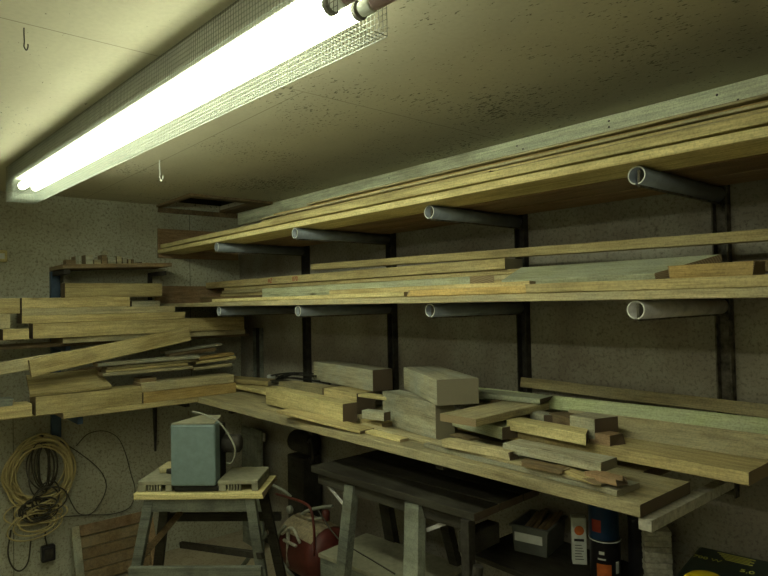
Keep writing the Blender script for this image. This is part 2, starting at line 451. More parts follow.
# ceiling hooks
def hook(label, loc, s, mat):
    x, y, z = loc
    pts = [(x, y, CEIL), (x, y, CEIL-.02*s), (x+.004*s, y, CEIL-.045*s), (x+.0, y, CEIL-.06*s), (x+.008*s, y+.004, CEIL-.072*s), (x+.018*s, y+.006, CEIL-.066*s), (x+.02*s, y+.006, CEIL-.056*s)]
    o = obj('ceiling_hook', tube(bmesh.new(), spline(pts, 6), .002*s, 8), mat); tag(o, label, 'hook')
hook('dark bent hook in the bare ceiling left of the lamp', (2.69, -2.03, CEIL), .85, 'steel')
hook('small pale hook in the ceiling right of the lamp', (1.41, -1.18, CEIL), 1.5, 'pipe_rim')

# ------------------------------------------------------------ shelf brackets on the back wall
PX = [3.66, 2.788, 1.871, .985]
def pipe_arm(parent, x, z, mat, ln):
    """slotted plastic pipe pushed over a flat steel arm"""
    bm = bmesh.new(); ro, ri, seg = .0275, .0235, 36; gap = .17
    y0, y1 = -ln, -.045; ra = []
    angs = [-math.pi/2+gap+(2*math.pi-2*gap)*k/seg for k in range(seg+1)]
    rings = []
    for y in (y0, y1):
        rings.append([[bm.verts.new((r*math.cos(a), y, r*math.sin(a))) for a in angs] for r in (ro, ri)])
    for q in (0, 1):
        A, B = rings[0][q], rings[1][q]
        for k in range(seg): bm.faces.new((A[k], A[k+1], B[k+1], B[k]))
    for rg in rings:
        for k in range(seg):
            bm.faces.new((rg[0][k], rg[0][k+1], rg[1][k+1], rg[1][k])).material_index = 1
    for k in (0, seg):
        bm.faces.new((rings[0][0][k], rings[0][1][k], rings[1][1][k], rings[1][0][k]))
    a = obj('arm', box(-.004, .004, -ln+.012, -.02, -.033, .018, .001), 'rust', parent, Matrix.Translation((0, 0, z)))
    obj('pipe_sleeve', bm, [mat, 'pipe_rim'], a, None, True)
LB = ['steel shelf upright nearest the camera, flaking, right of the picture, with grey pipe-covered arms',
      'second steel shelf upright from the right, behind the grey wood blocks',
      'third steel shelf upright from the right, above the big beam offcut',
      'fourth steel shelf upright from the right, nearest the room corner with pipe arms']
for i, x in enumerate(PX):
    e = empty('shelf_bracket', LB[i], 'shelf bracket', (x, 0, FLOOR+1), 0, 'pipe armed brackets of the back wall')
    z0 = -(FLOOR+1)
    bm = bmesh.new()
    abox(bm, -.024, .028, -.006, -.001, .84+z0, 1.96+z0); abox(bm, -.024, -.019, -.038, -.006, .84+z0, 1.96+z0)
    abox(bm, .023, .028, -.038, -.006, .84+z0, 1.96+z0)
    obj('upright', bm, 'rust' if i == 0 else 'steel', e)
    pipe_arm(e, 0, 1.909+z0, 'pipe', (.625, .618, .668, .67)[i])
    pipe_arm(e, 0, 1.513+z0, 'pipe_light' if i == 0 else 'pipe', (.652, .625, .656, .66)[i])
    # bench arm : rough bar
    bm = box(-.012, .028, -.650 if i == 0 else -.6, -.046, .878+z0, .912+z0, .002)
    obj('bench_arm', bm, 'white_dirty' if i == 0 else 'steel', e)
# channel upright in the corner
e = empty('wall_channel', 'pale-edged dark metal channel on the wall near the room corner', 'upright', (.31, 0, .95))
bm = bmesh.new(); abox(bm, -.045, .045, -.008, -.001, 0, .42); obj('back_plate', bm, 'steel', e)
obj('flange', box(-.055, -.045, -.03, -.001, 0, .42), 'leg', e); obj('flange', box(.045, .055, -.03, -.001, 0, .42), 'leg', e)

# ------------------------------------------------------------ upper shelf timber
G = 'long boards on the top shelf'
XE = 5.3
def ub(label, y, z, t, w, mat, x0=.03, x1=XE, name='long_board', **k):
    o = timber(name, (x0, y, z), (x1, y+k.pop('dy', 0), z+k.pop('dz', 0)), (0, w, 0), t, mat, k.pop('end', 'end'), wob=.0012, **k)
    return tag(o, label, 'board', G)
for j, (y, w, lab) in enumerate(((-.675, .20, 'thick yellow board along the front of the top shelf, lying on the grey pipes'),
                            (-.46, .21, 'brown board beneath the top stack, second from the front'),
                            (-.235, .19, 'brown board beneath the top stack, against the wall'))):
    ub(lab, y, 1.938, .027, w, 'pine_bright' if j == 0 else 'ply', x0=.03 if j == 0 else .3)
ub('yellow board lying on the front board of the top shelf, reaching the left wall', -.655, 1.977, .028, .22, 'pine_bright', x0=.03)
tag(timber('spacer_batten', (4.0, -.62, 1.9655), (4.0, -.1, 1.9655), (.04, 0, 0), .0110, 'brown'), 'thin brown batten between the two front boards of the top shelf', 'batten')
tag(timber('spacer_batten', (2.0, -.62, 1.9655), (2.0, -.1, 1.9655), (.04, 0, 0), .0110, 'brown'), 'thin brown batten further left between the boards of the top shelf', 'batten')
ub('board behind the upper front board on the top shelf', -.42, 1.977, .028, .38, 'rough', x0=.5)
lab = ['lowest thin board of the stack under the ceiling trim', 'second thin board of the stack under the ceiling trim',
       'third thin board of the stack under the ceiling trim', 'fourth thin board of the stack under the ceiling trim',
       'fifth thin board of the stack under the ceiling trim']
for k in range(5):
    ub(lab[k], -.63+.004*k+(.018 if k % 2 else 0), 2.0065+.0118*k, .0088, .28, ['rough', 'pine', 'rough', 'pine_orange', 'rough'][k],
       x0=[3.15, 1.62, 1.45, 1.55, 1.9][k], name='thin_board', dy=[.01, -.005, 0, .01, 0][k])
ub('short wide board with a notched end lowest on the top shelf', -.645, 2.0065, .0085, .26, 'pine', x0=1.5, x1=3.12, name='thin_board', chip=.01)


# plywood panels screwed to the left wall where the shelves end
def wallpanel(label, y0, y1, z0, z1, mat):
    o = timber('wall_panel', (.001, y0, z0), (.001, y1, z0), (.018, 0, 0), z1-z0, mat, 'end'); tag(o, label, 'panel', 'end panels of the shelves')
wallpanel('brown plywood panel on the left wall where the top shelf ends', -.667, -.02, 1.907, 2.125, 'ply')
wallpanel('brown plywood panel on the left wall where the middle shelf ends', -.69, -.02, 1.545, 1.70, 'ply')

# ------------------------------------------------------------ middle shelf timber
G = 'boards on the middle shelf'
def mb(name, label, a, b, y, h, w, mat, **k): return yb(name, label, a, b, y, h, w, mat, group=G, **k)
mb('long_board', 'thick rough board along the front edge of the middle shelf', (200, 305.5), (640, 300), -.672, .026, .24, 'rough', z=1.543, xmin=.03, xmax=XE, end='end_rough')
tag(timber('long_board', (.03, -.42, 1.543), (XE, -.42, 1.543), (0, .2, 0), .026, 'ply'), 'dark board in the middle of the middle shelf', 'board', G)
tag(timber('long_board', (.03, -.215, 1.543), (XE, -.215, 1.543), (0, .165, 0), .026, 'ply'), 'dark board at the wall side of the middle shelf', 'board', G)
tag(timber('long_board', (3.28, -.66, 1.5705), (XE, -.66, 1.5705), (0, .2, 0), .030, 'pine', chip=.004), 'yellow board lying on the front edge of the middle shelf, at the right', 'board', G)
mb('tapered_board', 'bright yellow tapered board with a pointed left end on the middle shelf', (212, 300), (404, 299.5), -.658, .019, .11, 'pine_bright', z=1.5705, taper0=.8, s0=.05)
mb('splintered_board', 'pale orange splintered board in the centre of the middle shelf', (408, 299.5), (538, 296.5), -.658, .026, .11, 'pine_orange', z=1.5705, chip=.02, s0=-.06)
mb('greenish_board', 'wide pale greenish board behind the tapered one on the middle shelf', (262, 296), (470, 285), -.50, .075, .03, 'pale', z=1.5705, s1=.1)
mb('yellow_board', 'yellow board resting above the tapered board, middle shelf', (330, 297), (530, 290), -.54, .045, .03, 'pine', z=1.5705, chip=.008)
mb('angled_board', 'broad greenish board with a slanting cut right end on the middle shelf', (503, 284), (656, 283.5), -.45, .026, .03, 'pale', z=1.600, wv=(0, .13, .055), s1=.15)
tag(timber('packing_block', (3.15, -.43, 1.5705), (3.22, -.43, 1.5705), (0, .08, 0), .029, 'brown'), 'small block propping the slanting board on the middle shelf', 'block', G)
mb('rough_block', 'rough yellow board end at the right of the middle shelf', (668, 280), (755, 276.5), -.50, .042, .09, 'pine_orange', z=1.6015, chip=.006)
for k, lab in enumerate(('lowest of the boards stacked against the wall on the middle shelf', 'second of the boards stacked against the wall on the middle shelf',
                         'third of the boards stacked against the wall on the middle shelf', 'fourth of the boards stacked against the wall on the middle shelf',
                         'fifth of the boards stacked against the wall on the middle shelf')):
    tag(timber('long_board', (.2+.03*k, -.295-.004*(k % 2), 1.5705+.0215*k), (4.3 if k < 2 else 3.05, -.295, 1.5705+.0215*k), (0, .22, 0), .0205, 'rough' if k % 2 else 'pine'), lab, 'board', G)
mb('brown_board', 'thin brown board behind the slanting board on the middle shelf', (640, 268), (790, 262.5), -.30, .035, .14, 'brown', z=1.618)
mb('marked_board', 'long board with faded red writing at the back of the middle shelf', (206, 287), (505, 272), -.31, .046, .12, 'pine', z=1.679, end='end_rough')
mb('batten', 'dark batten lying behind the yellow boards of the middle shelf', (200, 292), (300, 290), -.43, .04, .06, 'brown', z=1.5705)
tag(timber('long_batten', P(311, 270, y=-.25), P(311, 270, y=-.25)+V((3.6, 0, -.055)), (0, .05, 0), .036, 'pine', 'end', wob=.002),
    'long narrow yellow batten on top at the back of the middle shelf', 'batten', G)
tag(timber('packing_block', (4.15, -.25, 1.619), (4.15, -.10, 1.619), (.1, 0, 0), .090, 'brown'), 'packing block beneath the long batten at its right end', 'block', G)
# faded red marks
def text(name, s, loc_mw, size, mat, parent=None, ext=.0004):
    cu = bpy.data.curves.new(name, 'FONT'); cu.body = s; cu.size = size; cu.extrude = ext; cu.align_x = 'CENTER'; cu.align_y = 'CENTER'
    to = bpy.data.objects.new(name, cu); C.objects.link(to)
    dg = bpy.context.evaluated_depsgraph_get(); me = bpy.data.meshes.new_from_object(to.evaluated_get(dg))
    bpy.data.objects.remove(to)
    me.materials.clear(); me.materials.append(M[mat])
    o = bpy.data.objects.new(name, me); C.objects.link(o)
    if parent: o.parent = parent
    o.matrix_basis = loc_mw
    return o
def facing(o, right, up, size_ref=None):
    r = V(right).normalized(); u = V(up); u = (u-r*u.dot(r)).normalized(); n = r.cross(u)
    return Matrix(((r.x, u.x, n.x, o[0]), (r.y, u.y, n.y, o[1]), (r.z, u.z, n.z, o[2]), (0, 0, 0, 1)))
mk = [x for x in C.objects if x.name.startswith('marked_board')][0]
for s, px in (('AZ', 270), ('070', 295)):
    q = P(px, 281.0-(px-270)*.035, y=-.3125); q.z = 1.702
    bpy.context.view_layer.update()
    tmw = facing(q, (1, 0, 0), (0, 0, 1))
    text('red_writing', s, mk.matrix_basis.inverted() @ tmw, .042, 'redprint', mk)

# ------------------------------------------------------------ bench
G = 'bench planks'
BT = .953
yb('bench_plank', 'long front plank of the bench with a rough sawn edge', (205, 402), (640, 518), -.66, .038, .33, 'rough', group=G, cat='plank', z=.915, xmin=.672, xmax=3.66, end='end_dark')
tag(timber('bench_plank', (.68, -.32, .915), (3.5, -.32, .915), (0, .28, 0), .038, 'rough', 'end_dark'), 'rear plank of the bench beside the wall, under the pile', 'plank', G)
BP = P(205, 402, y=-.66).z
# left shelf, the return of the bench
def lplank(label, x0, x1, y0, y1, mat):
    tag(timber('shelf_plank', (x1, y0, .918), (x1, y1, .918), (x0-x1, 0, 0), .030, mat, 'end'), label, 'plank', 'planks of the low left shelf')
lplank('front plank of the low shelf on the left wall', .45, .655, -1.46, -.02, 'pine')
lplank('rear plank of the low shelf on the left wall', .05, .44, -2.6, -.02, 'rough')

ZP = BT+.001
T = 'offcuts piled on the bench'
def it(name, label, a, b, z, t, w, mat='pine', end='end', cat='board', **k): return pb(name, label, a, b, z, t, w, mat, end, T, cat, **k)
# --- long thin boards at the front
it('thin_board', 'long thin grey board along the bench front, right end near the cans', (424, 447.5), (617, 497), ZP, .018, .13, 'grey', 'end_rough')
it('thin_board', 'narrow greenish thin board on the long grey one at the bench front', (430, 444), (601, 487), ZP+.019, .009, .08, 'rough', 'end_rough')
it('thin_board', 'bright thin strip lying before the green-grey beam', (352, 430), (400, 442.5), ZP, .012, .05, 'pine_bright')
it('raised_board', 'thin pale board propped over a dark gap beside the yellow beam', (276, 413), (360, 434), (ZP+.035, ZP+.003), .012, .10, 'pine', 'end_dark')
it('flat_board', 'pale flat board between the yellow beam and the green-grey beam', (357, 427), (432, 445), ZP, .014, .05, 'rough')
it('flat_board', 'second pale flat board behind, beside the green-grey beam', (360, 423), (382, 428), ZP+.0, .020, .10, 'pine')
# --- left rear
it('flat_board', 'board at the left end of the bench with a grey end, upper one', (212, 381), (268, 386), 1.005, .030, .13, 'pine', 'end_rough')
it('flat_board', 'yellow-edged board under it at the left end of the bench', (216, 384.5), (275, 397), .972, .026, .16, 'pine_bright', 'end_dark')
it('packing_block', 'small pale block propping the boards at the left bench end', (226, 386), (232, 388), ZP, .016, .06, 'rough', cat='block')
# --- beams
it('yellow_beam', 'bright yellow beam offcut, its dark end towards the centre of the bench', (266, 404), (343, 424.5), ZP+.012, .098, .085, 'pine_bright', 'end_dark', cat='beam offcut')
it('pale_beam', 'pale beam offcut behind the left end of the yellow beam', (279, 399.5), (322.5, 407.5), ZP, .112, .10, 'rough', 'end', cat='beam offcut', s0=.03)
it('pale_beam', 'pale beam offcut with a dark end behind the right end of the yellow beam', (324, 408), (357, 414.5), ZP, .112, .13, 'pine', 'end_dark', cat='beam offcut')
it('grey_block', 'small grey grooved block wedged between yellow and green-grey beams', (362, 418.5), (384, 421.5), ZP+.04, .04, .05, 'grey', 'end_dark', cat='block')
it('pale_strip', 'short bright strip above the grooved block under the light beam', (358, 397), (388, 401), 1.068, .016, .06, 'pine_bright', cat='strip')
it('light_beam', 'light grey beam offcut with a screw hole, dark end right, near the wall', (314, 380), (373, 391.5), 1.068, .115, .13, 'grey', 'end_dark', cat='beam offcut')
it('green_beam', 'thick green-grey beam offcut with bluish stains in the middle of the bench', (383, 423), (436, 440.5), ZP, .156, .10, 'grey', 'end_rough', cat='beam offcut')
A, B, Cc = P(404, 388.5, z=1.112), P(437, 406, z=1.112), P(479, 402, z=1.112)
tag(timber('square_block', A, B, away(A, B)*.185, .108, 'grey', 'end_rough'), 'big square grey block on top of the pile, corner facing the camera', 'block', T)
# --- middle pile
A, B, Cc = P(442, 420.5, z=1.076), P(476, 427, z=1.076), P(549, 409.5, z=1.076)
tag(timber('flat_board', B, Cc, A-B, .030, 'rough', 'end'), 'rough brown board lying across the pile, long edge facing right', 'board', T)
it('grey_board', 'blue-grey board under the rough brown one', (437, 422), (502, 440), 1.005, .048, .12, 'pale', 'end_dark')
it('rough_stick', 'rough brown split stick with torn bark in front of the pile', (443, 447), (510, 461), .982, .030, .05, 'rough', 'end_dark', cat='stick', wob=.002, chip=.01)
it('packing_block', 'little dark block beneath the blue-grey board', (450, 436), (470, 441), .982, .007, .05, 'brown', cat='block')
it('pale_board', 'pale green broken board behind the square block', (470, 397), (538, 404), 1.110, .022, .12, 'pale', 'end_dark', chip=.015)
q = P(496, 399.5, z=1.110)
tag(timber('packing_block', (q.x-.04, q.y+.01, ZP), (q.x+.04, q.y+.01, ZP), (0, .08, 0), .153, 'brown'), 'block beneath the pale green broken board', 'block', T)
it('yellow_plank', 'yellow plank with a reddish sawn end on top of the right pile', (507, 430), (586, 446), 1.036, .040, .085, 'pine_bright', 'end_dark', s1=-.05)
it('bark_block', 'reddish brown chunk at the sawn end of the yellow plank', (589, 447), (612, 452), 1.012, .055, .07, 'ply', 'end_dark', cat='block', chip=.012)
it('grey_plank', 'weathered grey plank below the yellow plank on the right pile', (503, 452), (601, 473), 1.000, .032, .10, 'grey', 'end_rough')
it('packing_stick', 'brown stick propping up the weathered grey plank', (520, 466), (560, 475), .983, .016, .05, 'brown', cat='stick', chip=.01)
it('splinter', 'torn yellow splinter under the grey plank', (550, 469), (588, 483), .983, .010, .05, 'pine', cat='splinter', chip=.03, wob=.003)
it('splinter', 'brown torn splinter at the right end of the grey plank', (588, 479), (618, 487), .983, .022, .05, 'ply', 'end_dark', cat='splinter', chip=.02, wob=.003)
it('bevelled_block', 'grey-brown chamfered block standing on the wide slab', (570, 435), (595, 440), 1.042, .074, .11, 'grey', 'end_dark', cat='block', s1=.02)
it('small_block', 'small dark brown block left of the chamfered block', (549, 424), (571, 430), 1.042, .045, .08, 'brown', 'end_dark', cat='block')
it('wedge', 'little dark-ended wedge behind the yellow plank', (530, 421), (544, 425), 1.042, .04, .06, 'grey', 'end_dark', cat='wedge', s1=.03)
# dark straps behind
e = empty('strap_bundle', 'tangle of thin black metal straps behind the beams', 'straps', P(290, 380, z=ZP))
for k, (a, b, c) in enumerate(((( 268, 376), (290, 373), (318, 374)), ((272, 381), (300, 373), (317, 378)), ((278, 379), (296, 378), (330, 384)), ((262, 384), (290, 381), (322, 386)), ((276, 376), (300, 379), (320, 381)), ((272, 384), (284, 375), (316, 376)))):
    pts = [P(*q, y=-.13-.012*k) - e.location for q in (a, b, c)]
    obj('strap', tube(bmesh.new(), spline(pts, 6), .0055, 6), 'black', e)
it('black_board', 'black charred thin board behind the beams near the wall', (270, 383), (322, 390), 1.02, .02, .08, 'dark', 'end_dark')
it('packing_block', 'rough block under the black charred board', (285, 392), (305, 395), ZP, .062, .1, 'brown', cat='block')
o = obj('paper_scrap', box(-.03, .03, -.02, .02, 0, .03, .01), 'white', None, Matrix.Translation(P(271, 379, y=-.12))); tag(o, 'small crumpled white scrap behind the boards near the corner', 'scrap')

# --- slab and boards at the wall, right
A, B = P(620, 461, z=.99), P(749, 486, z=.99); d = (B-A).normalized()
tag(timber('wide_slab', A-d*.75, B, (0, .30, 0), .040, 'pine', 'end', s1=.0), 'wide thick slab jutting over the right end of the bench', 'slab', T)
tag(timber('packing_block', (3.40, -.25, ZP), (3.48, -.25, ZP), (0, .2, 0), .034, 'brown'), 'block raising the wide slab off the bench', 'block', T)
tag(timber('packing_block', (2.95, -.36, ZP), (3.03, -.36, ZP), (0, .2, 0), .034, 'brown'), 'block raising the left part of the wide slab', 'block', T)
def lean(name, label, a, b, ya, c, yc, t, mat, x1=4.05, **k):
    A, B = P(*a, y=ya), P(*b, y=ya); Cq = P(*c, y=yc)
    d = (B-A).normalized(); B2 = A+d*((x1-A.x)/d.x); w = Cq-A; w = w-d*w.dot(d)
    n_ = d.cross(w).normalized();
    if n_.z < 0: n_ = -n_
    tag(timber(name, A-n_*t, B2-n_*t, w, t, mat, k.pop('end', 'end'), **k), label, 'board', T)
lean('stained_board', 'grey-stained brown board between the slab and the green board', (560, 428), (768, 460), -.20, (560, 408), -.13, .018, 'rough')
lean('green_board', 'long pale green-white painted board along the wall end of the bench', (420, 392), (768, 436), -.095, (420, 381), -.068, .020, 'green', x1=4.1)
lean('rear_board', 'brown board standing on edge against the wall behind the green one', (520, 387), (768, 418), -.058, (520, 377), -.050, .014, 'rough', x1=4.1)

# ------------------------------------------------------------ left wall: high shelf
G = 'timbers on the left wall shelves'
A = P(63, 268.5, x=.35); B = P(172, 266.5, x=.35)
e = empty('high_shelf', 'narrow brown shelf high on the left wall with offcuts on it', 'shelf', (.02, (A.y+B.y)/2, A.z))
o = timber('shelf_board', A, B, (-.345, 0, 0), .026, 'brown', 'end', parent=None)
o.parent = e; o.matrix_basis = Matrix.Translation(-e.location) @ o.matrix_basis
TOPZ = A.z+.026
by = P(149, 275, x=0).y
for yy, nme in ((by, 'bracket'),):
    bm = bmesh.new(); abox(bm, .005, .30, yy-.012, yy+.012, A.z-.03, A.z-.001); abox(bm, .001, .03, yy-.012, yy+.012, A.z-.2, A.z-.03)
    o = obj(nme, bm, 'steel', e, Matrix.Translation(-e.location))
# uprights on the left wall
for (px, z0, z1, mat, lab) in ((55, .70, A.z-.003, 'blue_post', 'dark blue painted upright on the left wall behind the timbers'),
                               (154, .50, .90, 'steel', 'dark tapering bracket leg under the low left shelf')):
    yy = P(px, 425, x=0).y
    e = empty('wall_upright', lab, 'upright', (0, yy, z0))
    if mat == 'blue_post':
        obj('post', box(.001, .045, -.028, .028, 0, z1-z0, .003), mat, e)
        obj('arm', box(.046, .60, -.015, .015, .916-z0-.05, .916-z0, .002), mat, e)
        obj('arm', box(.046, .34, -.015, .015, 1.314-z0-.03, 1.314-z0, .002), mat, e)
        obj('top_arm', box(.046, .33, -.02, .02, z1-z0-.03, z1-z0, .002), 'steel', e)
    else:
        bm = bmesh.new()
        tube(bm, [(.02, 0, .0), (.02, 0, .41)], [.008, .022], 6); obj('leg', bm, mat, e)
        obj('arm', box(.0, .60, -.015, .015, .385, .415, .002), mat, e)
tag(obj('white_post', box(.051, .075, 0, .025, .949, A.z-.003), 'white_dirty', None, Matrix.Translation((0, P(61, 285, x=0).y, 0))), 'thin whitish upright beside the dark blue one', 'upright')
# offcuts on the high shelf
G2 = 'small offcuts on the high shelf'
junk = [(66, 75.5, .022, 'brown', 'dark leaf-like offcut at the left of the high shelf'), (86, 93, .048, 'grey', 'pale grey lump on the high shelf'),
        (94, 101, .026, 'rough', 'pale strip on the high shelf, left of the round knob'), (102, 107, .050, 'brown', 'brown block under the round knob on the high shelf'),
        (108, 116, .040, 'grey', 'grey block just right of the knob on the high shelf'), (117, 122, .046, 'rough', 'upright rough block on the high shelf'),
        (123, 127, .040, 'grey', 'narrow grey block on the high shelf'), (132, 134, .034, 'brown', 'thin peg standing on the high shelf'),
        (76, 79, .040, 'grey', 'pale sliver of wood behind the leaf-like offcut on the high shelf'), (128.5, 131, .034, 'rough', 'narrow upright offcut by the thin peg on the high shelf'),
        (142, 145, .022, 'grey', 'stubby grey offcut near the right end of the high shelf'), (137, 141, .018, 'dark', 'small dark lump near the right end of the high shelf'), (147, 149, .018, 'brown', 'tiny peg at the right end of the high shelf')]
for a, b, hh, mt, lab in junk:
    lb('offcut', lab, (a, 264), (b, 264), (.30), hh*1.35, .06+random.random()*.05, mt, group=G2, cat='offcut')
for o in [x for x in C.objects if x.name.startswith('offcut')]:
    o.location.z += TOPZ+.003 - min((o.matrix_basis @ V(c)).z for c in o.bound_box)
kz = TOPZ+.070
bm = bmesh.new(); bmesh.ops.create_uvsphere(bm, u_segments=16, v_segments=10, radius=.022)
for v in bm.verts: v.co.z *= .8
q = P(105, 257, x=.28); o = obj('round_knob', bm, 'grey', None, Matrix.Translation((q.x-.01, q.y, kz+.018)), True); tag(o, 'round dark knob on top of the little offcuts', 'knob')
# --- middle left pile
G = 'timbers on the left wall shelves'
l = lambda *a, **k: lb(*a, group=G, **k)
tag(timber('shelf_plank', (.36, -2.3, 1.315), (.36, -.12, 1.315), (-.26, 0, 0), .020, 'brown'), 'dark plank carrying the upper timber pile on the left wall', 'plank')
l('timber', 'lowest pale timber under the upper left pile', (63, 343.5), (245, 324), .43, .036, .30, 'rough', 'end', z=1.336)
l('timber', 'broad yellow timber facing the room in the upper left pile', (33, 338.5), (244, 323), .45, .090, .12, 'pine', 'end_dark', z=1.373)
l('timber', 'orange-brown timber above the broad yellow one', (22, 322.5), (185, 317), .43, .045, .16, 'pine', 'end_dark', z=1.464)
l('timber', 'brownish timber second from the top of the upper left pile', (22, 315.2), (175, 313), .42, .042, .16, 'rough', 'end_dark', z=1.510)
l('timber', 'yellow timber topmost in the upper left pile, ending before the dark slot', (22, 308.2), (130, 307.5), .41, .062, .17, 'pine', 'end_dark', z=1.553)
l('timber', 'short recessed timber beside the dark slot', (132, 309), (160, 308.5), .37, .036, .10, 'grey', 'end_dark', z=1.553)
l('timber', 'long yellow timber lying higher behind, beneath the high shelf', (65, 297), (162, 297), .28, .092, .10, 'pine', 'end_dark', z=1.617)
l('timber', 'square yellow timber end at the far left of the upper pile', (-40, 312), (20, 312.5), .40, .090, .12, 'pine', 'end_dark', z=1.524)
l('timber', 'small dark-edged timber end at the far left, under the square one', (-40, 327), (10, 327), .40, .085, .12, 'rough', 'end_dark', z=1.437)
l('timber', 'short yellow timber end sticking out at the lower left of the upper pile', (3, 341), (29, 340), .45, .062, .12, 'pine', 'end_dark', z=1.373)
# --- lower left pile
l('beam', 'yellow beam on the low left shelf, at the left of the joint', (36, 414.5), (142, 399.5), .63, .105, .16, 'pine', 'end', z=.949)
l('beam', 'reddish yellow beam on the low left shelf, at the right of the joint', (143.5, 400), (236, 388), .63, .066, .16, 'pine_orange', 'end', z=.949)
l('board', 'brownish board lying on the reddish yellow beam, below the thin boards at left', (141, 390), (234, 380), .625, .055, .15, 'rough', 'end', z=1.017)
l('beam', 'beam end at the far left on the low shelf', (-40, 423), (32, 414.5), .62, .07, .14, 'pine', 'end_dark', z=.949)
A, B = P(30, 401, x=.62), P(112, 391, x=.62)
A.z = 1.057; B.z = 1.060
tag(timber('wide_board', A, B, (-.26, 0, .085), .018, 'pine', 'end', s0=.03, s1=-.02), 'wide pale board lying flat above the yellow beam at left', 'board', G)
l('stone_lump', 'pale greenish lump at the left edge on the low shelf', (-30, 410), (14, 408), .61, .055, .12, 'leg', 'end', cat='lump', chip=.02, wob=.01)
lb('plank', 'sloping plank leaning across the left pile, the front one', (32, 377), (191, 340.5), (.64, .49), .095, .022, 'pine', 'end', G)
lb('plank', 'sloping plank leaning across the left pile, the rear one', (-20, 379), (170, 344), (.58, .46), .07, .022, 'rough', 'end', G)
G3 = 'thin boards stacked on the low left shelf'
thin = [((103, 376.5), (193, 366.5), .60, .018, .10, 'rough', 'lowest thin board of the left stack, ending at its middle'),
        ((106, 372.5), (188, 364), .57, .015, .10, 'pine', 'second thin board of the left stack'),
        ((107, 369.5), (196, 361), .56, .015, .10, 'rough', 'third thin board of the left stack'),
        ((98, 365.5), (200, 357.5), .59, .020, .10, 'grey', 'uppermost pale thin board of the left stack'),
        ((194, 370.5), (232, 366), .55, .018, .10, 'rough', 'short thin board at the lower right of the left stack'),
        ((196, 364.5), (236, 359), .53, .018, .10, 'pine', 'thin board at right in the left stack, above the short one'),
        ((199, 360), (234, 355), .50, .016, .10, 'pine_orange', 'orange thin board at right in the left stack'),
        ((170, 357), (216, 350.5), .46, .020, .09, 'brown', 'brown thin board near the top of the left stack'),
        ((165, 354), (222, 345.5), .42, .016, .08, 'grey', 'grey thin board tilted on top of the left stack')]
for a, b, x, hh, w, mt, lab in thin:
    lb('thin_board', lab, a, b, x, hh, w, mt, 'end', G3, wob=.0004, z={.60: 1.134, .57: (1.153, 1.157), .56: (1.171, 1.176), .59: (1.193, 1.197)}.get(x))
lb('dark_board', 'dark board under the sloping planks on the left', (34, 386), (110, 372), (.34, .30), .05, .05, 'brown', 'end_dark', G)
tag(timber('packing_block', (.58, -1.0, 1.052), (.58, -.9, 1.052), (-.12, 0, 0), .045, 'brown'), 'dark block under the stack of thin boards at left', 'block')
# pale box on the wall at the left picture edge
q = P(2, 256, x=0)
e = empty('switch_box', 'small cream switch box on the left wall at the picture edge', 'switch', (0, q.y, q.z-.04))
obj('cover', box(.001, .03, -.045, .025, 0, .075, .005), 'pine_bright', e); obj('rocker', box(.03, .036, -.03, .01, .02, .055, .002), 'white', e)

# ------------------------------------------------------------ sawhorse and machine
ZS = .62
FL, FR = P(133, 500, z=ZS), P(263, 499, z=ZS)
dx = (FR-FL).normalized(); dy = away(FL, FR); WS = (FR-FL).length
rz = math.atan2(dx.y, dx.x)
base = FL+(FR-FL)*.5; base.z = FLOOR
e = empty('sawhorse', 'light wooden-topped trestle with grey splayed legs carrying the machine', 'sawhorse', base, rz)
hs = ZS-FLOOR
def beamL(bm, a, b, w, d):
    """square bar between two points in local space"""
    a, b = V(a), V(b); t = (b-a).normalized(); s = t.cross(V((0, 1, 0)))
    if s.length < .1: s = t.cross(V((1, 0, 0)))
    s.normalize(); u = s.cross(t)
    vs = []
    for p in (a, b):
        for i, j in ((-1, -1), (1, -1), (1, 1), (-1, 1)): vs.append(bm.verts.new(p+s*w*.5*i+u*d*.5*j))
    for f in ((0, 1, 2, 3), (4, 5, 6, 7), (0, 1, 5, 4), (1, 2, 6, 5), (2, 3, 7, 6), (3, 0, 4, 7)): bm.faces.new([vs[i] for i in f])
    return bm
W2 = WS/2
o = timber('top_board', (-W2, 0, hs), (W2, 0, hs), (0, .30, 0), .028, 'pine_bright', 'end', chip=.006, wob=.003); o.parent = e
obj('rail', box(-W2+.07, W2-.06, .02, .05, hs-.065, hs-.001, .002), 'leg', e)
obj('rail', box(-W2+.07, W2-.06, .24, .27, hs-.065, hs-.001, .002), 'leg', e)
for sx_ in (-1, 1):
    for yy, yb_, mt in ((.035, -.06, 'leg'), (.255, .36, 'dark')):
        obj('leg', beamL(bmesh.new(), (sx_*(W2-.07), yy, hs-.002), (sx_*(W2+.08), yb_, 0), .045, .035), mt, e)
obj('crossbar', box(-W2+.0, W2-.0, -.06, -.03, hs-.36, hs-.30, .002), 'leg', e)
obj('crossbar', box(-W2+.02, W2+.02, .30, .33, hs-.21, hs-.17, .002), 'dark', e)
obj('brace', beamL(bmesh.new(), (-W2-.01, -.03, hs-.33), (-W2+.12, .30, hs-.16), .03, .02), 'brown', e)
obj('brace', beamL(bmesh.new(), (W2+.0, -.02, hs-.26), (-W2+.12, .30, hs-.33), .03, .02), 'dark', e)
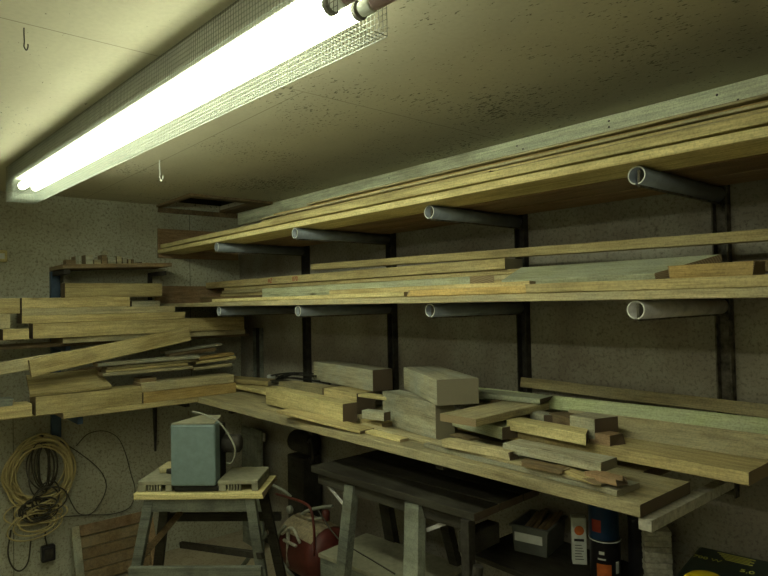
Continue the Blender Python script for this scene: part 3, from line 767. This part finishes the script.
# machine on the sawhorse
mb0 = base+dy*.008; mb0.z = ZS+.031
e = empty('bench_machine', 'small workshop machine with a pale blue-grey metal casing on the trestle', 'machine', mb0, rz)
x0 = (P(174, 490, z=mb0.z)-mb0).dot(dx); x1 = (P(218, 490, z=mb0.z)-mb0).dot(dx)
hh = .325
obj('foot', box(x0+.01, x1+.01, .015, .20, 0, .028, .006), 'black', e)
obj('casing', box(x0, x1, .0, .085, .029, hh, .010), 'machine', e)
obj('frame', box(x0+.03, x1-.012, .086, .22, .029, hh-.03, .006), 'black', e)
bm = bmesh.new(); q4 = [(x0+.004, .004), (x1-.004, .004), (x1-.035, .22), (x0+.075, .22)]
lo = [bm.verts.new((a_, b_, hh+.0005)) for a_, b_ in q4]; hi = [bm.verts.new((a_, b_, hh+.006)) for a_, b_ in q4]
bm.faces.new(lo); bm.faces.new(hi)
for k in range(4): bm.faces.new((lo[k], lo[(k+1) % 4], hi[(k+1) % 4], hi[k]))
obj('top_plate', bm, 'machine_top', e)
for (xa, xb, side) in ((x0-.17, x0-.003, 0), (x1+.003, x1+.20, 1)):
    bm = bmesh.new()
    abox(bm, xa, xb, .02, .27, .03, .05, 0, .004); abox(bm, xa, xa+.04, .02, .27, 0, .03); abox(bm, xb-.03, xb, .02, .27, 0, .03)
    for k in range(5): abox(bm, xa+.05+k*.014, xa+.056+k*.014, .022, .04, 0, .03)
    w = obj('side_table', bm, 'machine_top', e)
bm = bmesh.new(); abox(bm, x0-.12, x0-.004, .15, .27, .051, .085, 0, .01); obj('wood_rest', bm, 'rough', e)
bm = lathe(bmesh.new(), [(.03, 0), (.045, .01), (.045, .09), (.03, .10)], 20, 'x', V((x1-.011, .15, .2))); obj('motor', bm, 'steel', e, None, True)
bm = lathe(bmesh.new(), [(.012, 0), (.014, .02), (.014, .03), (.006, .034)], 14, 'x', V((x0-.036, .05, .09))); obj('knob', bm, 'black', e, None, True)
pts = [(x0+.07, .12, hh+.04), (x0+.13, .09, hh+.035), (x1-.01, .08, hh-.0), (x1+.045, .08, hh-.07), (x1+.075, .08, hh-.14), (x1+.06, .08, hh-.20), (x1+.03, .09, hh-.21)]
obj('cable', tube(bmesh.new(), spline(pts, 8), .0045, 8), 'cable_grey', e, None, True)

# ribbed pale panel and clutter behind the machine, under the bench
q = P(251, 455, y=-.12)
e = empty('ribbed_panel', 'pale vertically ribbed panel standing behind the machine under the bench', 'panel', (q.x, -.12, FLOOR))
bm = bmesh.new()
for k in range(6): abox(bm, -.15+k*.05, -.104+k*.05, 0, .02, 0, .98+FLOOR*-.0-.10, 0, .004)
obj('boards', bm, 'leg', e)
obj('top_rail', box(-.155, .155, .02, .035, .8, .86, .002), 'white_dirty', e)
# dark grinder-like machine under the bench
q = P(295, 462, y=-.17)
e = empty('dark_machine', 'dark brown machine with a loop handle in the shade under the bench', 'machine', (q.x, -.17, FLOOR))
obj('stand', box(-.10, .10, .0, .14, 0, .80, .01), 'dark', e)
bm = lathe(bmesh.new(), [(.03, -.12), (.07, -.11), (.075, .08), (.04, .10)], 24, 'x', V((0, .08, .877))); obj('body', bm, 'dark', e, None, True)
obj('handle', tube(bmesh.new(), spline([(.10, .04, .90), (.16, .02, .93), (.18, .02, .84), (.15, .03, .78), (.11, .04, .80)], 8), .008, 8), 'steel', e, None, True)

# ------------------------------------------------------------ leaning drawer front, cords on the left wall
a, b = P(70, 528, x=.05), P(142, 512, x=.05)
PH = a.z-FLOOR; PWd = b.y-a.y+.06
e = empty('leaning_frame', 'brown wooden frame with slatted infill leaning on the left wall', 'frame', (.20, a.y, FLOOR))
tilt = math.atan2(.145, PH); e.rotation_euler = (0, -tilt, 0)
hp = PH/math.cos(tilt)
bm = bmesh.new()
abox(bm, 0, .022, 0, .06, 0, hp, 0, .002); abox(bm, 0, .022, PWd-.06, PWd, 0, hp, 0, .002)
obj('stile', box(0, .024, 0, .05, 0, hp, .002), 'grey', e); obj('stile', box(0, .024, PWd-.05, PWd, 0, hp, .002), 'ply', e)
bm.free()
obj('rail', box(.001, .024, .051, PWd-.051, hp-.07, hp, .002), 'ply', e)
for k in range(4):
    obj('slat', box(.003, .013, .051, PWd-.051, hp-.145-k*.072, hp-.077-k*.072, .003), 'brown', e)
# coil
e = empty('extension_cord', 'big hanging coil of yellowish cable on the left wall', 'cord', (.03, -1.456, .30))
cy, cz = -1.460, .500
rnd = random.Random(3)
def loop(cy, cz, ry, rzz, x, r, mat, ph=0, n=40, wob=.012, parent=e, name='cable_turns', bm=None):
    own = bm is None; bm = bm or bmesh.new()
    a1, a2 = rnd.random()*6, rnd.random()*6
    pts = []
    for k in range(n):
        t = 2*math.pi*k/n
        w1 = 1+.06*math.sin(2*t+a1)+.04*math.sin(3*t+a2)
        pts.append(V((x+.012*math.sin(t*2+a2), cy+ry*w1*math.sin(t), cz+rzz*w1*math.cos(t)))-parent.location)
    tube(bm, pts, r, 6, closed=True)
    if own: return obj(name, bm, mat, parent, None, True)
bm = bmesh.new()
for k in range(15):
    loop(cy+rnd.uniform(-.012, .012), cz+rnd.uniform(-.02, .02), rnd.uniform(.145, .195), rnd.uniform(.17, .225), .03+.004*k, .0066, 'cable', bm=bm)
obj('outer_turns', bm, 'cable', e, None, True)
bm = bmesh.new()
for k in range(8):
    loop(cy+rnd.uniform(-.01, .05), cz+rnd.uniform(.02, .06), rnd.uniform(.03, .08), rnd.uniform(.12, .16), .055+.005*k, .0042, 'cable_dark', bm=bm)
for k in range(12):
    loop(cy+rnd.uniform(-.05, .05), .30+rnd.uniform(-.05, .06), rnd.uniform(.04, .10), rnd.uniform(.04, .09), .07+.004*k, .0046, 'cable_dark', bm=bm)
obj('inner_turns', bm, 'cable_dark', e, None, True)
bm = bmesh.new()
for k in range(11):
    loop(cy+rnd.uniform(-.05, .05), .22+rnd.uniform(-.05, .07), rnd.uniform(.08, .16), rnd.uniform(.04, .09), .05+.006*k, .0046, 'cable', bm=bm)
obj('lower_turns', bm, 'cable', e, None, True)
pts = [P(11, 530, x=.05), P(8, 552, x=.05), P(12, 566, x=.05), P(20, 571, x=.05), P(28, 562, x=.05), P(31, 540, x=.05)]
obj('loose_loop', tube(bmesh.new(), spline([V(p)-e.location for p in pts], 8), .0045, 8), 'cable_dark', e, None, True)
obj('hanger', tube(bmesh.new(), [V((-.03, .0, .43)), V((.09, 0, .44))], .007, 8), 'steel', e)
# small adapter hanging
q = P(47, 553, x=.05)
e = empty('power_adapter', 'dark plug-in adapter hanging below the cable coil', 'adapter', (.03, q.y, q.z+FLOOR*0))
obj('body', box(0, .05, -.035, .045, -.05, .05, .008), 'tin_dark', e); obj('socket_face', box(.05, .054, -.02, .03, -.03, .03, .003), 'steel', e)
obj('lead', tube(bmesh.new(), spline([(.02, .0, .05), (.02, -.01, .12), (.025, .01, .20)], 6), .004, 8), 'cable_dark', e, None, True)
# thin cable loops to the right
e = empty('thin_cable', 'thin dark cable looping loosely over the left wall beside the coil', 'cable', (.01, -1.1, .4))
def wcab(px, x=.02): return spline([P(a, b, x=x)-e.location for a, b in px], 8)
obj('left_loop', tube(bmesh.new(), wcab([(60, 441), (78, 452), (98, 468), (106, 483), (103, 498), (92, 513), (80, 514), (72, 504), (66, 490)], .03), .0032, 6), 'cable_dark', e, None, True)
obj('right_loop', tube(bmesh.new(), wcab([(76, 446), (88, 434), (104, 431), (118, 438), (126, 455), (131, 474), (135, 490), (130, 507), (112, 514), (88, 515), (60, 517)], .02), .0028, 6), 'cable_dark', e, None, True)

# ------------------------------------------------------------ dark trestle under the bench
ZT = .745
A, B = P(311, 466, z=ZT), P(474, 514, z=ZT); d = (B-A); tl = d.length; d.normalize()
c = (A+B)*.5; c.z = FLOOR
e = empty('trestle', 'dark long-topped trestle with pale splayed legs standing under the bench', 'trestle', c, math.atan2(d.y, d.x))
H2 = ZT-FLOOR; tw = tl/2
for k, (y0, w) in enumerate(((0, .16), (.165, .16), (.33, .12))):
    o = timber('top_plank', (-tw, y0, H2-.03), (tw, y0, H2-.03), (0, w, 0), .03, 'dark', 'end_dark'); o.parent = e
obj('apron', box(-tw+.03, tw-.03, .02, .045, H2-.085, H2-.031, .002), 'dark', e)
li = e.matrix_basis if False else None
bpy.context.view_layer.update()
inv = e.matrix_world.inverted()
def loc(px, py, yy, zguess=None):
    # point seen at that place on the trestle's own vertical plane y = yy
    D = FW+RT*((px-384)/FPX)-UP*((py-288)/FPX); o_ = inv @ CAM; dd = inv.to_3x3() @ D
    return o_+dd*((yy-o_.y)/dd.y)
for (t0, b0, y0, y1, w, mt) in (((352, 485), (345, 556), .03, -.04, .062, 'leg'), ((415, 500), (414, 580), .03, -.08, .085, 'leg')):
    a_, b_ = loc(*t0, y0), loc(*b0, y1); a_.z = min(a_.z, H2-.032)
    dv = (b_-a_); b_ = a_+dv*((a_.z)/(-dv.z))
    obj('leg', beamL(bmesh.new(), a_, b_, w, .04), mt, e)
for (t0, b0, w) in (((384, 492), (392, 540), .07), ((440, 500), (455, 560), .05)):
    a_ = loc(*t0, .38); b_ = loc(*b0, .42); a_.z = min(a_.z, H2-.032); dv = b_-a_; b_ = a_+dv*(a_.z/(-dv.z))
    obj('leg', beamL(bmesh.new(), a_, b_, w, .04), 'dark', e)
obj('brace', beamL(bmesh.new(), loc(320, 476, .05), loc(345, 506, .02), .012, .008), 'pipe_light', e)
obj('brace', beamL(bmesh.new(), loc(427, 530, .03), loc(466, 515, .05), .016, .008), 'pipe_light', e)
obj('brace', beamL(bmesh.new(), loc(372, 486, .05), loc(388, 500, .2), .02, .02), 'brown', e)
obj('end_block', box(tw-.09, tw-.03, .01, .20, H2-.17, H2-.09, .004), 'dark', e)
obj('vice_post', box(tw-.06, tw-.02, -.01, .03, H2-.33, H2-.03, .003), 'steel', e)
bm = tube(bmesh.new(), [(tw-.02, -.02, H2-.25), (tw+.10, -.03, H2-.22)], .009, 10); tube(bm, [(tw+.02, -.03, H2-.29), (tw+.03, -.02, H2-.18)], .02, 12)
obj('vice_screw', bm, 'steel', e)
# sawdust covered low platform under it
z1 = .30
A, B = P(318, 553, z=z1), P(420, 592, z=z1); Cq = P(352, 528, z=z1)
W = Cq-A; d = (B-A).normalized(); W = W-d*W.dot(d)
cen = (A+B)*.5+W*.5; zc = V((0, 0, FLOOR))
bpy.context.view_layer.update()
e = empty('low_crate', 'sawdust-covered pale low crate below the dark trestle', 'crate', (cen.x, cen.y, FLOOR), math.atan2(d.y, d.x))
l2, w2 = (B-A).length/2, W.length/2; hc = z1-FLOOR
obj('lid', box(-l2, l2, -w2, w2, hc-.02, hc, .003), 'machine_top', e)
for k, (a_, b_, c_, d_) in enumerate(((-l2+.01, l2-.01, -w2+.005, -w2+.02), (-l2+.01, l2-.01, w2-.02, w2-.005), (-l2+.005, -l2+.02, -w2+.021, w2-.021), (l2-.02, l2-.005, -w2+.021, w2-.021))):
    obj('side', box(a_, b_, c_, d_, 0, hc-.021, .002), 'leg', e)
q = P(340, 535, z=z1+.004)
tag(obj('dark_wire', tube(bmesh.new(), spline([P(318, 510, z=.40), P(335, 535, z=z1+.004), P(352, 548, z=z1+.004), P(372, 560, z=z1+.004), P(395, 574, z=z1+.004)], 8), .0035, 8), 'cable_dark', None, None, True), 'thin dark wire trailing over the sawdust-covered crate', 'wire')

# ------------------------------------------------------------ red compressor
TY = -.36
q = P(314, 548, y=TY)
RZ_ = .16
e = empty('air_compressor', 'red air compressor tank with sawdust on top and bent hoses', 'compressor', (q.x, q.y, FLOOR))
zt = q.z-FLOOR
prof = [(.02, -.22), (.09, -.205), (RZ_-.008, -.17), (RZ_, -.13), (RZ_, .13), (RZ_-.008, .17), (.09, .205), (.02, .22)]
bm = lathe(bmesh.new(), prof, 32, 'x', V((0, 0, zt))); obj('tank', bm, 'red', e, None, True)
bm = bmesh.new()   # the dust cap lying on the tank
for i in range(13):
    for j in range(9):
        th = math.radians(-52+104*j/8); x = -.16+.32*i/12
        r = RZ_+.0015+.004*max(0, noise.noise(V((x*14, th*5, 2))))
        bm.verts.new((x, r*math.sin(th), zt+r*math.cos(th)))
bm.verts.ensure_lookup_table()
for i in range(12):
    for j in range(8):
        a_ = i*9+j; bm.faces.new([bm.verts[k] for k in (a_, a_+1, a_+10, a_+9)])
obj('dust_layer', bm, 'dust', e, None, True)
for sx_ in (-1, 1): obj('foot', box(sx_*.12-.015, sx_*.12+.015, -.08, .08, 0, zt-RZ_+.03, .003), 'steel', e)
bpy.context.view_layer.update()
TI = V(e.location)
def tp(px, py, dy_=0): return P(px, py, y=TY+dy_)-TI
obj('carry_handle', tube(bmesh.new(), spline([tp(276, 494, -.12), tp(290, 498, -.12), tp(304, 503, -.12), tp(311, 510, -.12), tp(314, 530, -.12), tp(314, 556, -.12)], 8), .0075, 10), 'red', e, None, True)
obj('hose', tube(bmesh.new(), spline([tp(261, 482, -.10), tp(272, 485, -.10), tp(284, 491, -.08), tp(291, 497, -.05)], 8), .009, 10), 'cable_grey', e, None, True)
obj('hose', tube(bmesh.new(), spline([tp(285, 526, -.16), tp(278, 536, -.16), tp(277, 550, -.17), tp(283, 564, -.17), tp(294, 578, -.17)], 8), .010, 10), 'cable_grey', e, None, True)
obj('pipework', tube(bmesh.new(), spline([tp(291, 523, 0), tp(305, 512, 0), tp(318, 508, 0), tp(332, 506, 0)], 8), .009, 10), 'cable_grey', e, None, True)
obj('pipework', tube(bmesh.new(), spline([tp(292, 530, -.02), tp(306, 521, -.02), tp(322, 518, -.02)], 8), .008, 10), 'cable_grey', e, None, True)
bm = lathe(bmesh.new(), [(.018, 0), (.022, .005), (.022, .05), (.012, .06)], 18, 'z', tp(326, 517, 0)-V((0, 0, .02))); obj('pressure_cap', bm, 'red', e, None, True)
bm = lathe(bmesh.new(), [(.02, 0), (.022, .004), (.022, .02), (.018, .024)], 20, 'y', tp(288, 510, -.14)); obj('gauge', bm, 'cable_grey', e, None, True)
bm = tube(bmesh.new(), [tp(288, 530, -.15), tp(288, 566, -.15)], .011, 10)
tube(bm, spline([tp(282, 534, -.16), tp(292, 528, -.17), tp(300, 543, -.17)], 5), .008, 8); tube(bm, [tp(284, 540, -.16), tp(296, 546, -.17)], .009, 8)
obj('valve', bm, 'white_dirty', e, None, True)
o = timber('grey_stick', P(237, 572, y=-.85), P(268, 530, y=-.80), (.03, 0, 0), .012, 'leg', 'end_dark'); tag(o, 'grey stick leaning between the trestle leg and the red compressor', 'stick')

# ------------------------------------------------------------ low shelf under the bench, right
ZL = .485
e = empty('low_shelf', 'dark low shelf below the right end of the bench', 'shelf', (3.2, -.2, ZL))
obj('board', box(-.45, .95, -.20, .195, -.022, 0, .002), 'dark', e)
for x in (-.2, .62): obj('bracket', box(x-.012, x+.012, -.14, .195, -.20, -.023, .002), 'steel', e)
# storage bin
A, B = P(512, 546, z=ZL), P(547, 566, z=ZL)
A, B = P(512, 551, z=ZL), P(548, 559.5, z=ZL)
d = (B-A).normalized(); L_ = (B-A).length; wv = away(A, B); D_ = .24
cc = (A+B)*.5+wv*.09
e = empty('storage_bin', 'translucent grey plastic bin of sticks with a white label', 'bin', (cc.x, cc.y, ZL+.001), math.atan2(d.y, d.x))
l2 = L_/2; hb = .115; y0, y1 = -.09, .12
bm = bmesh.new(); th = .003
def ring_(x, ya, yb2, z): return [bm.verts.new(p) for p in ((-x, ya, z), (x, ya, z), (x, yb2, z), (-x, yb2, z))]
r0 = ring_(l2-.008, y0+.008, y1-.008, 0); r1 = ring_(l2, y0, y1, hb); r2 = ring_(l2+.008, y0-.008, y1+.008, hb); r3 = ring_(l2+.008, y0-.008, y1+.008, hb-.008)
i1 = ring_(l2-th, y0+th, y1-th, hb+.0005); i0 = ring_(l2-.008-th, y0+.008+th, y1-.008-th, th)
for a_, b_ in ((r0, r1),): 
    for k in range(4): bm.faces.new((a_[k], a_[(k+1) % 4], b_[(k+1) % 4], b_[k]))
for a_, b_ in ((r2, r3), (i1, r2), (i0, i1)):
    for k in range(4): bm.faces.new((a_[k], a_[(k+1) % 4], b_[(k+1) % 4], b_[k]))
bm.faces.new(r0); bm.faces.new(i0)
obj('bin_body', bm, 'plast', e)
obj('label_card', box(-l2+.015, l2-.022, y0-.004, y0-.001, .05, .085), 'white', e)
for k in range(6):
    xx = -l2+.02+k*(2*l2-.05)/5
    o = timber('wood_stick', (xx, y0+.02, .060+.01*(k % 2)), (xx+.01, y1-.01, .105+.012*(k % 3)), (.016, 0, 0), .012, 'brown', 'end')
    o.matrix_basis = Matrix.Translation(e.location) @ Matrix.Rotation(e.rotation_euler.z, 4, 'Z') @ o.matrix_basis
    tag(o, 'dark brown stick in the grey bin, %s' % ['at its left side', 'second from the left', 'third from the left', 'third from the right', 'second from the right', 'at its right side'][k], 'stick', 'sticks in the bin')
# white tube with an orange spot
q = P(580, 565, y=-.17); q.z = ZL
e = empty('sealant_carton', 'tall white carton with an orange spot beside the cans', 'carton', (q.x, -.17, ZL+.001), math.radians(38))
obj('carton', box(-.028, .028, 0, .045, 0, .185, .002), 'white', e)
bm = lathe(bmesh.new(), [(.018, -.001), (.019, 0)], 24, 'y', V((.0, -.001, .135))); obj('orange_spot', bm, 'orange', e)
bm = bmesh.new()
for k in range(6): abox(bm, -.018, .016-.004*(k % 3), -.0015, -.0005, .02+k*.011, .0225+k*.011)
abox(bm, -.02, .018, -.0015, -.0005, .092, .102)
obj('print_lines', bm, 'tin_dark', e)
# cans
def can(x, y, r, hgt, zb, label, body, extras):
    e = empty('paint_can', label, 'paint can', (x, y, zb), math.radians(42), 'paint cans under the bench')
    bm = lathe(bmesh.new(), [(r-.001, 0), (r, .002), (r, hgt-.006), (r+.002, hgt-.004), (r+.002, hgt), (r-.006, hgt), (r-.008, hgt-.004)], 36, 'z'); obj('body', bm, body, e, None, True)
    if 'rim' in extras:
        bm = bmesh.new(); tube(bm, [((r+.001)*math.cos(a), (r+.001)*math.sin(a), hgt-.003) for a in (2*math.pi*k/36 for k in range(36))], .0028, 6, closed=True)
        obj('lid_rim', bm, 'white', e, None, True)
    def patch(name, a0, a1, z0, z1, mt, rr=.0008):
        bm = bmesh.new(); n_ = 8; top, bot = [], []
        for k in range(n_+1):
            a = math.radians(a0+(a1-a0)*k/n_); top.append(bm.verts.new(((r+rr)*math.cos(a), (r+rr)*math.sin(a), z1))); bot.append(bm.verts.new(((r+rr)*math.cos(a), (r+rr)*math.sin(a), z0)))
        for k in range(n_): bm.faces.new((bot[k], bot[k+1], top[k+1], top[k]))
        obj(name, bm, mt, e)
    for p_ in extras:
        if isinstance(p_, tuple): patch(*p_)
    return e
q = P(604, 572, z=ZL); cx, cy2 = q.x-.02, q.y+.05
q1 = P(604, 560, y=-.20)
can(q1.x, -.19, .056, .150, ZL+.001, 'black and orange paint can with a white rim, lower of the two', 'tin_dark',
    ['rim', ('orange_print', -135, -80, .005, .065, 'orange'), ('white_sticker', -62, -44, .03, .075, 'white'), ('print_lines', -130, -100, .080, .086, 'white'), ('print_lines', -125, -105, .10, .112, 'white')])
can(q1.x-.004, -.19, .055, .125, ZL+.152, 'dark blue paint can standing on the black and orange one', 'blue',
    [('red_print', -150, -112, .03, .075, 'redprint')])
can(q1.x+.103, -.12, .042, .24, ZL+.001, 'tall dark can behind, right of the two stacked cans', 'tin_dark', [('pale_edge', -60, -50, .03, .18, 'pipe')])
# ribbed stack
q = P(657, 568, y=-.13)
e = empty('sheet_bundle', 'bundle of dusty whitish layered sheets under the right bench end', 'bundle', (q.x, -.13, ZL+.001), math.radians(40))
for k in range(11):
    j = random.uniform(-.003, .003)
    obj('layer', box(-.047+j, .047+j, -.035+j, .045+j, k*.0195, k*.0195+.0185, .004), 'white_dirty', e)
# green tool case with yellow print
zt = .69
A, B = P(700, 545.5, z=zt), P(775, 562, z=zt)
d = (B-A).normalized(); nn = -away(A, B)
e = empty('tool_case', 'dark green case with yellow lettering at the bottom right corner', 'case', ((A+B)*.5+nn*.16).to_tuple()[:2]+(ZL+.001,), math.atan2(d.y, d.x))
l2 = (B-A).length/2; hcs = zt-ZL-.002
obj('case_body', box(-l2, l2, -.16, .16, 0, hcs-.03, .012), 'darkgreen', e)
obj('case_lid', box(-l2-.004, l2+.004, -.164, .164, hcs-.028, hcs, .012), 'darkgreen', e)
def flat(x, y, z): return Matrix.Translation((x, y, z))
text('lettering', '700 W', flat(-l2+.045, .060, hcs+.0003), .030, 'ytext', e)
text('lettering', '5,0', flat(l2-.055, .028, hcs+.0003), .034, 'ytext', e)
bm = bmesh.new()
for k in range(5):
    abox(bm, -l2+.06+.008*k, l2-.05-.01*(k % 2), .132-k*.012, .138-k*.012, hcs+.0001, hcs+.0007)
obj('print_lines', bm, 'ytext', e)
bm = lathe(bmesh.new(), [(.062, 0), (.064, .006), (.060, .022), (.045, .034), (.01, .038)], 36, 'z')
qq = P(706, 588, z=zt+.002)
tag(obj('yellow_disc', bm, 'yellow', None, Matrix.Translation((qq.x, qq.y, zt+.001)), True), 'round bright yellow plastic disc lying on the green case', 'disc')

# ------------------------------------------------------------ light of the room
w = bpy.data.worlds.new('world'); bpy.context.scene.world = w; w.use_nodes = True
w.node_tree.nodes['Background'].inputs[0].default_value = (.02, .02, .018, 1)
sc = bpy.context.scene
sc.view_settings.view_transform = 'Standard'; sc.view_settings.look = 'None'; sc.view_settings.gamma = 1; sc.view_settings.exposure = .52
sc.view_settings.use_curve_mapping = False
sc.cycles.max_bounces = 8; sc.cycles.diffuse_bounces = 5; sc.cycles.use_denoising = True
bpy.context.view_layer.update()
